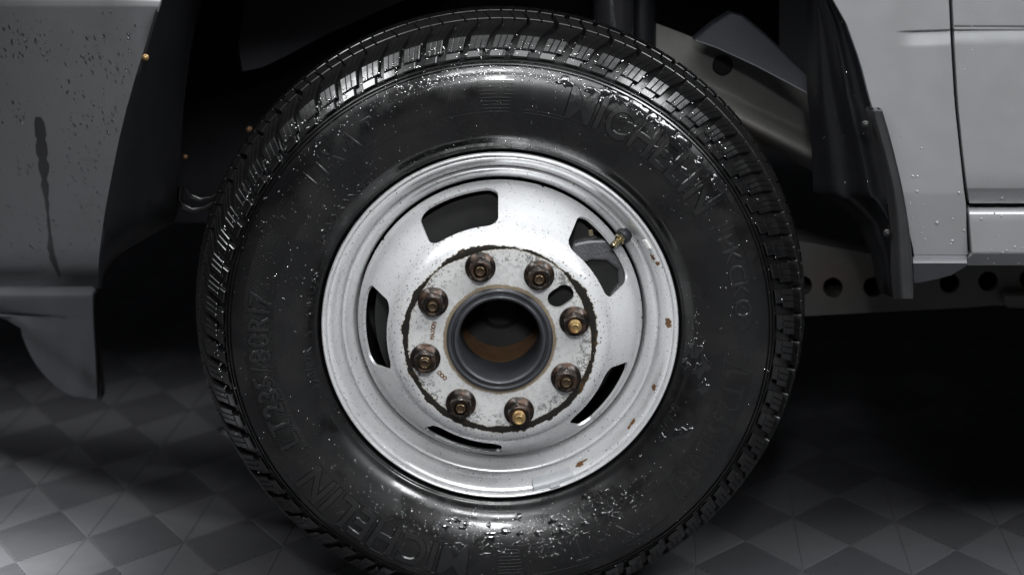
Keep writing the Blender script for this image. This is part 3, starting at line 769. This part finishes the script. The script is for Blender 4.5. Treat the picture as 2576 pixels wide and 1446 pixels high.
# ---- left: front fender corner, drip streak, arch liner, bumper corner
archL = [(-700, 470), (-300, 470), (-60, 432), (0, 404), (30, 396), (60, 387), (130, 366), (230, 334), (350, 304), (450, 284), (540, 267), (640, 254), (700, 250), (728, 250)]
def yl(x, y, u=0):  # yawed and tilted off the lamps, so its shape darkens the shared paint
    d = max(0., 330-x); Y = .004 + d*.00066 + d*d*1.2e-7 + max(0., y)*.00036 + max(0., y-250)**2*1.6e-7 + max(0., y-320)**2*6.5e-7
    if y < 16: Y += (16-y)*.00036 if y > -60 else .0274
    if y > 560: Y += (y-560)**2*3.0e-7
    return Y
rows = [-700, -300, -60, -30, -8, 2, 8, 12, 16, 20, 28, 45, 80, 130, 180, 230, 290, 350, 400, 450, 500, 540, 590, 640, 680, 710, 724]
grid_panel('front_fender', rows, [(-700, -700), (724, -700)], archL, 26, yl, .02, M['paint'], truck, label='wet grey front fender corner, tilted into shade, with a drip streak')
sp = [(295, 88, 104), (310, 86, 112), (340, 88, 117), (380, 90, 120), (420, 96, 124), (470, 104, 123), (510, 113, 124), (560, 118, 126), (600, 121, 132), (620, 119, 134), (650, 124, 142), (680, 138, 150), (698, 149, 152)]
V = []; F = []
for r, a, b in sp:
    for c, h in ((a, .0002), ((a+b)/2, -.0014), (b, .0002)): V.append(px(c, r, yl(c, r)+h))
for i in range(len(sp)-1):
    for q in range(2): F.append((i*3+q, i*3+q+1, i*3+q+4, i*3+q+3))
obj('water_streak', V, F, M['streak'], truck)
P = []; Nn = []; R_ = []; E_ = []
def left_drop(x, y, r):
    P.append(px(x, y, yl(x, y))); e = 3
    a = Vector(px(x+e, y, yl(x+e, y)))-Vector(px(x-e, y, yl(x-e, y))); b = Vector(px(x, y-e, yl(x, y-e)))-Vector(px(x, y+e, yl(x, y+e)))
    n = a.cross(b); n = -n if n.y > 0 else n; Nn.append(tuple(n)); R_.append(r); E_.append(rng.uniform(1.0, 2.2))
cl = [(35, 85, 30), (90, 90, 26), (115, 130, 24), (15, 130, 18), (60, 110, 20), (240, 110, 34), (285, 140, 34), (310, 90, 30), (270, 190, 34), (200, 180, 26), (170, 250, 28), (210, 300, 24), (240, 300, 28), (275, 270, 24), (265, 330, 30), (20, 270, 26), (50, 290, 16), (180, 340, 22), (200, 400, 26), (250, 390, 26), (60, 420, 14), (225, 440, 30), (20, 520, 24), (225, 520, 26), (290, 540, 20), (120, 560, 16), (290, 590, 22), (80, 640, 30)]
for x, y, s in cl:
    for _ in range(13):
        X, Y_ = rng.normal(x, s*.8), rng.normal(y, s*.8)
        if X < interp(archL, Y_)-12 and 30 < Y_ < 700: left_drop(X, Y_, .0006+.0016*rng.random()**2)
for _ in range(230):
    X, Y_ = rng.uniform(5, 380), rng.uniform(30, 700)
    if X < interp(archL, Y_)-10: left_drop(X, Y_, .0004+.0010*rng.random()**2)
drops('water_drop', P, Nn, R_, M['dark_water'], truck, .45, E_)
# liner
linR = [(-700, 640), (-60, 540), (0, 505), (100, 480), (300, 455), (500, 446), (555, 444), (575, 410), (610, 345), (640, 300), (665, 268), (728, 256)]
def yll(x, y, u): return .012 + .05*u + .22*u*u + .004*math.sin(u*9)
grid_panel('arch_liner', [-700, -300, -60, 0, 60, 130, 200, 270, 350, 420, 480, 530, 560, 590, 620, 650, 690, 724], [(a, b-3) for a, b in archL], linR, 16, yll, .006, M['plastic'], truck)
def screw(x, y, Y, r, m, lab=None, tilt=0):
    c = px(x, y, Y); o = lathe('liner_screw', [(r, .002), (r, -r*.25), (r*.8, -r*.45), (r*.55, -r*.5), (r*.5, -r*.95), (r*.3, -r*1.1), (0, -r*1.1)], m, truck, 20, center=c)
    if lab: o['label'] = lab
    return o
screw(366, 145, .010, .0044, M['stud'], 'rusty screw on the left arch liner'); screw(627, 326, .40, .0044, M['brown']); screw(466, 395, .30, .0032, M['brown'])
# bumper corner under the fender
bl = [(733, -700), (782, -700), (792, -20), (800, 10), (825, 52), (845, 56), (870, 66), (900, 80), (930, 100), (960, 126), (985, 158), (998, 190), (1004, 222)]
br = [(733, 226), (738, 231), (742, 233), (800, 234), (860, 237), (930, 241), (980, 244), (1000, 244), (1004, 242)]
def yb(x, y, u):
    d = max(0., 250-x)
    Y = .37 + d*.00066 + d*d*1.2e-7 + (y-742)*.00026 + .016*max(0., (744-y)/11)**1.5
    t = (y-828)-(x-72)*.72; Y += .022*min(1., max(0., t/26))          # the fin stands back from the ledge
    Y -= .006*math.exp(-((x-205)/20)**2)*min(1., max(0., (y-800)/60))
    Y += .007*math.exp(-((y-792-(x-20)*.1)/12)**2)*(1 if x < 120 else math.exp(-(x-120)/40))
    return Y
grid_panel('bumper_corner', [733, 736, 740, 746, 756, 770, 785, 795, 805, 825, 845, 870, 895, 920, 945, 970, 988, 998, 1003], bl, br, 18, yb, .025, M['bumper'], truck, .003, label='worn dark plastic bumper corner below the left fender')

be = [(738, 233), (742, 238), (800, 241), (860, 245), (930, 250), (980, 254), (1000, 255), (1006, 252)]
grid_panel('bumper_end_flange', [738, 742, 750, 780, 830, 880, 930, 980, 1000, 1006], [(a, b-6) for a, b in be], be, 3, lambda x, y, u: yb(x, y, u)+.010, .03, M['plastic'], truck)
plate('bumper_gap_shade', [(-600, 712), (248, 716), (246, 748), (-600, 744)], [], .33, .004, M['dark'], truck, Yf=lambda x, y: .49+max(0, 250-x)*.00066+max(0, 250-x)**2*1.2e-7)  # black sheet standing in for the shade inside the seam
# ---- right: fender behind the wheel, ridge, door, rocker, trims
archR = [(-700, 2000), (-300, 2000), (-60, 2062), (0, 2096), (60, 2130), (160, 2166), (265, 2192), (380, 2234), (480, 2262), (570, 2282), (642, 2296)]
gapL = [(-700, 2372), (0, 2386), (110, 2391), (260, 2400), (380, 2413), (480, 2424), (515, 2429), (580, 2431), (642, 2434)]
def ridge(x, y, x0):
    f = min(1., max(0., (x-x0-(y-76)*-.2)/45.)) if x0 else 1.
    yc = 74 - (x-2388)*.035
    if y <= yc: return 0.
    if y <= yc+4: return f*.0036*(y-yc)/4
    if y <= yc+40: return f*.0036*(1-(y-yc-4)/36)
    return 0.
def yfend(x, y, u): return .004 + ridge(x, y, 2255) + max(0., y-486)*.00007 + .000000035*(x-2380)**2
rr = [-700, -300, -60, 0, 40, 60] + [64+1.0*i for i in range(24)] + [90, 96, 102, 108, 112, 116, 122, 140, 180, 230, 280, 330, 380, 430, 470, 482, 488, 494, 510, 540, 570, 600, 625, 641]
grid_panel('rear_fender_panel', rr, archR, gapL, 44, yfend, .02, M['paint'], truck, .0022, label='silver fender panel between the wheel arch and the door gap')
doorL = [(-700, 2383), (0, 2397), (110, 2402), (260, 2411), (380, 2423), (480, 2435), (512, 2439)]
def ydoor(x, y, u): return .004 + ridge(x, y, 0) + (0 if y < 474 else (y-474)*.00030)
grid_panel('door', rr[:-8] + [474, 476, 480, 492, 504, 511], doorL, [(-700, 7500), (600, 7500)], 20, ydoor, .02, M['paint'], truck, .0022)
def yrock(x, y, u): 
    if y < 540: return .006 + .020*((540-y)/21)**2
    if y > 636: return .006 + (y-636)*.0006
    return .006
grid_panel('rocker_panel', [519, 522, 526, 531, 536, 540, 560, 590, 615, 632, 636, 640, 650, 660, 667], [(519, 2438), (580, 2442), (640, 2447), (645, 2434), (667, 2434)], [(500, 7500), (700, 7500)], 16, yrock, .03, M['paint'], truck, .002)
plate('door_gap_shade', [(2360, -120), (2420, -120), (2470, 540), (2700, 540), (2700, 500), (2720, 630), (2440, 655), (2400, 500)], [], .034, .004, M['dark'], truck)  # black sheet painting the shade behind the door gap
def ytrim(x, y): return .006 + max(0., (660-y))*.0009*(1 if y < 660 else 0) + max(0, y-660)*.0003
grid_panel('splash_trim', [643, 646, 650, 656, 662, 668, 680, 692, 702, 711], [(643, 2297), (711, 2299)], [(643, 2431), (667, 2433), (672, 2426), (692, 2393), (702, 2355), (711, 2312)], 10, lambda x, y, u: .004 + max(0., (660-y))*.0006 + max(0, y-660)*.00035, .02, M['trim'], truck, .002)
# liner behind the wheel on the right, mud flap and fasteners
lil = [(-700, 1900), (-60, 2030), (0, 2033), (215, 2031), (330, 2043), (430, 2047), (480, 2048), (494, 2056), (502, 2086), (530, 2128), (562, 2165), (590, 2172), (625, 2188), (645, 2195), (700, 2206), (735, 2214), (748, 2246)]
lir = [(a, b+3) for a, b in archR] + [(700, 2296), (748, 2298)]
def ylr(x, y, u): return .016 + .10*(1-u)**1.6 + .006*math.cos(u*15) - .007*math.exp(-((u-.62)/.07)**2)
grid_panel('arch_liner', [-700, -300, -60, 0, 60, 120, 180, 240, 300, 360, 420, 460, 480, 494, 502, 515, 530, 546, 562, 590, 625, 645, 670, 700, 735, 746], lil, lir, 30, ylr, .006, M['plastic'], truck)
mfl = [(272, 2181), (275, 2180), (310, 2184), (400, 2212), (500, 2236), (600, 2242), (650, 2241), (700, 2244), (751, 2250)]
mfr = [(272, 2210), (275, 2216), (280, 2219), (350, 2240), (460, 2267), (560, 2285), (650, 2294), (751, 2297)]
def ymf(x, y, u): return -.006 + .016*(1-u)**2 + (.006 if y < 276 else 0) + .004*math.cos(u*7)
grid_panel('mud_flap', [272, 275, 280, 300, 340, 380, 430, 480, 530, 580, 630, 680, 720, 751], mfl, mfr, 10, ymf, .008, M['flap'], truck, .0015)
screw(2177, 313, .002, .0050, M['rotor'], 'shiny push clip on the right arch liner'); screw(2232, 586, .012, .0052, M['rotor'])
P = []; Nn = []; R_ = []; E_ = []
for x, y, r in [(3252, 628, .0022), (3268, 628, .0018), (3268, 682, .0022), (3416, 686, .0024), (3338, 793, .0030), (3242, 723, .0013), (3395, 780, .0018), (3434, 820, .0020), (3393, 858, .0024), (3388, 868, .0018), (3295, 852, .0015), (3210, 485, .0013), (3240, 498, .0012), (3282, 528, .0016), (3250, 773, .0012)] + [(2480+rng.random()*100+750, 700+rng.random()*200, .0007+.0007*rng.random()) for _ in range(14)]:
    X, Y_ = x*.70614, y*.70614
    if not interp(archR, Y_)+8 < X < interp(gapL, Y_)-4: continue
    P.append(px(X, Y_, yfend(X, Y_, 0))); Nn.append((0, -1, .05)); R_.append(r*.8); E_.append(1.1)
for x, y, r in [(3464, 180, .0012), (3440, 220, .0010), (3438, 248, .0010), (3437, 249, .0012), (3464, 60, .0012), (3462, 95, .001), (3570, 703, .0026), (3582, 716, .0014)]:
    X, Y_ = x*.70614, y*.70614; P.append(px(X, Y_, ydoor(X, Y_, 0))); Nn.append((0, -1, .05)); R_.append(r*.8); E_.append(1.3)
for x, y, r in [(3496, 780, .0024), (3543, 760, .0018), (3567, 770, .0018), (3532, 890, .0013), (3615, 880, .0022), (3586, 892, .002), (3573, 900, .0016), (3643, 885, .0015), (3500, 890, .001), (3560, 842, .0014), (3628, 936, .0024), (3540, 938, .002), (3519, 921, .002)]:
    X, Y_ = x*.70614, y*.70614; P.append(px(X, Y_, yrock(X, Y_, 0))); Nn.append((0, -1, .05)); R_.append(r*.8); E_.append(1.0)
drops('water_drop', P, Nn, R_, M['painted_lit_water'], truck, .5, E_)
P = []; Nn = []; R_ = []
for _ in range(46):
    y = rng.uniform(10, 720); u = rng.uniform(.1, .95); x = interp(lil, y)+(interp(lir, y)-interp(lil, y))*u
    P.append(px(x, y, ylr(x, y, u)-.0004)); Nn.append((-.3, -1, .1)); R_.append(.0004+.0007*rng.random()**2)
drops('water_drop', P, Nn, R_, M['water'], truck)

# ---- frame, suspension and apron inside the arch
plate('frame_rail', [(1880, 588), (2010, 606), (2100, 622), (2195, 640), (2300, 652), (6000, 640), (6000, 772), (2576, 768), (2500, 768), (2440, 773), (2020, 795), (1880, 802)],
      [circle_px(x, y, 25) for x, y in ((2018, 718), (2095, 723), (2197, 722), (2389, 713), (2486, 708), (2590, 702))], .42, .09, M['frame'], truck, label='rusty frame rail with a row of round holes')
plate('rail_hole_shade', [(1880, 690), (2700, 670), (2700, 750), (1880, 760)], [], .505, .004, M['dark'], truck)  # black sheet behind the holes, painting the dark inside the rail
plate('rail_bracket', [(2528, 742), (2720, 738), (2720, 776), (2536, 776), (2524, 765)], [], .39, .02, M['frame'], truck, bevel=.003)
cols = [1600, 1650, 1700, 1750, 1800, 1850, 1900, 1950, 2000, 2050, 2100]
V = []; F = []; nv = 26
for x in cols:
    t = interp([(1600, 40), (1745, 95), (2100, 250)], x); b = interp([(1600, 190), (1890, 352), (1985, 400), (2047, 433), (2100, 460)], x)
    for k in range(nv+1):
        v = k/nv
        if v < .55: Y = .30
        elif v < .80: q = (v-.55)/.25; Y = .30-.024*(q*q*(3-2*q))
        else: q = (v-.80)/.20; Y = .276+.10*(1-math.sqrt(max(0, 1-q*q)))
        V.append(px(x, t+(b-t)*v, Y))
    V.append(px(x, b-4, .42)); V.append(px(x, t, .42))
R_n = nv+3
for i in range(len(cols)-1):
    for k in range(R_n): F.append((i*R_n+k, (i+1)*R_n+k, (i+1)*R_n+(k+1) % R_n, i*R_n+(k+1) % R_n))
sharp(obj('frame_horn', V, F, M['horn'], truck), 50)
c = px(1818, 165, .299); lathe('painted_frame_hole', [(.0145, -.0005), (.0135, -.0012), (.0125, .0000), (.0, .0001)], M['dark'], truck, 28, center=c)  # black disc drawn on the horn for a shaded hole, nothing is cut
plate('cab_mount', [(1742, 102), (1790, 62), (1835, 34), (1872, 44), (1930, 92), (1990, 150), (2040, 196), (2040, 244), (2028, 236), (1900, 168), (1800, 122)], [], .20, .03, M['bluish'], truck, Yf=lambda x, y: .23-(y-100)*.00045, bevel=.003)
def vcyl(name, x, w, Y, y0, y1, m, seg=40):
    a = Vector(px(x, y0, Y)); b = Vector(px(x, y1, Y)); b.x = a.x; r = (px(x+w, y0, Y)[0]-a.x)
    return tube(name, [a, b], r, m, truck, seg)
vcyl('strut', 1545, 52, .26, -160, 330, M['strut']); vcyl('strut_sleeve', 1618, 36, .30, -160, 330, M['plastic'])
plate('inner_apron', [(300, -400), (1960, -400), (1960, 330), (1500, 520), (900, 640), (560, 560), (430, 560), (380, 420)], [], .55, .01, M['apron'], truck)
plate('apron_plate', [(640, -200), (1400, -200), (1080, -25), (950, 30), (820, 88), (722, 140), (660, 170), (610, 180), (600, 120)], [], .40, .02, M['plate'], truck, Yf=lambda x, y: .42-(x-600)*.00008)
hose = [px(x, y, .28) for x, y in ((455, 470), (452, 500), (462, 518), (485, 528), (515, 524), (545, 508), (575, 490), (600, 470))]
tube('brake_hose', hose, .0044, M['rubber'], truck)
tube('brake_hose', [px(x, y, .30) for x, y in ((470, 470), (480, 492), (505, 502), (535, 497), (560, 480), (600, 440))], .0036, M['rubber'], truck)
# unseen body panels added as light blockers: they keep the lamps' light out of the wheel well and off the floor below the truck
grid_panel('fender_top_blocker', [-1050, -800, -600, -385], [(-1050, 300), (-385, 380)], [(-1050, 2200), (-385, 2100)], 10, lambda x, y, u: .0, .02, M['paint'], truck)
grid_panel('upper_body_blocker', [-1060, -900, -690], [(-1060, -1500), (-690, -1500)], [(-1060, 7500), (-690, 7500)], 12, lambda x, y, u: .022, .02, M['paint'], truck)
zt = px(0, -1000, 0)[2]
obj('hood_blocker', [(-1.4, .03, zt), (3.2, .03, zt), (3.2, 1.9, zt), (-1.4, 1.9, zt), (-1.4, .03, zt-.02), (3.2, .03, zt-.02), (3.2, 1.9, zt-.02), (-1.4, 1.9, zt-.02)],
    [(0, 1, 2, 3), (7, 6, 5, 4), (0, 4, 5, 1), (1, 5, 6, 2), (2, 6, 7, 3), (3, 7, 4, 0)], M['paint'], truck, False)
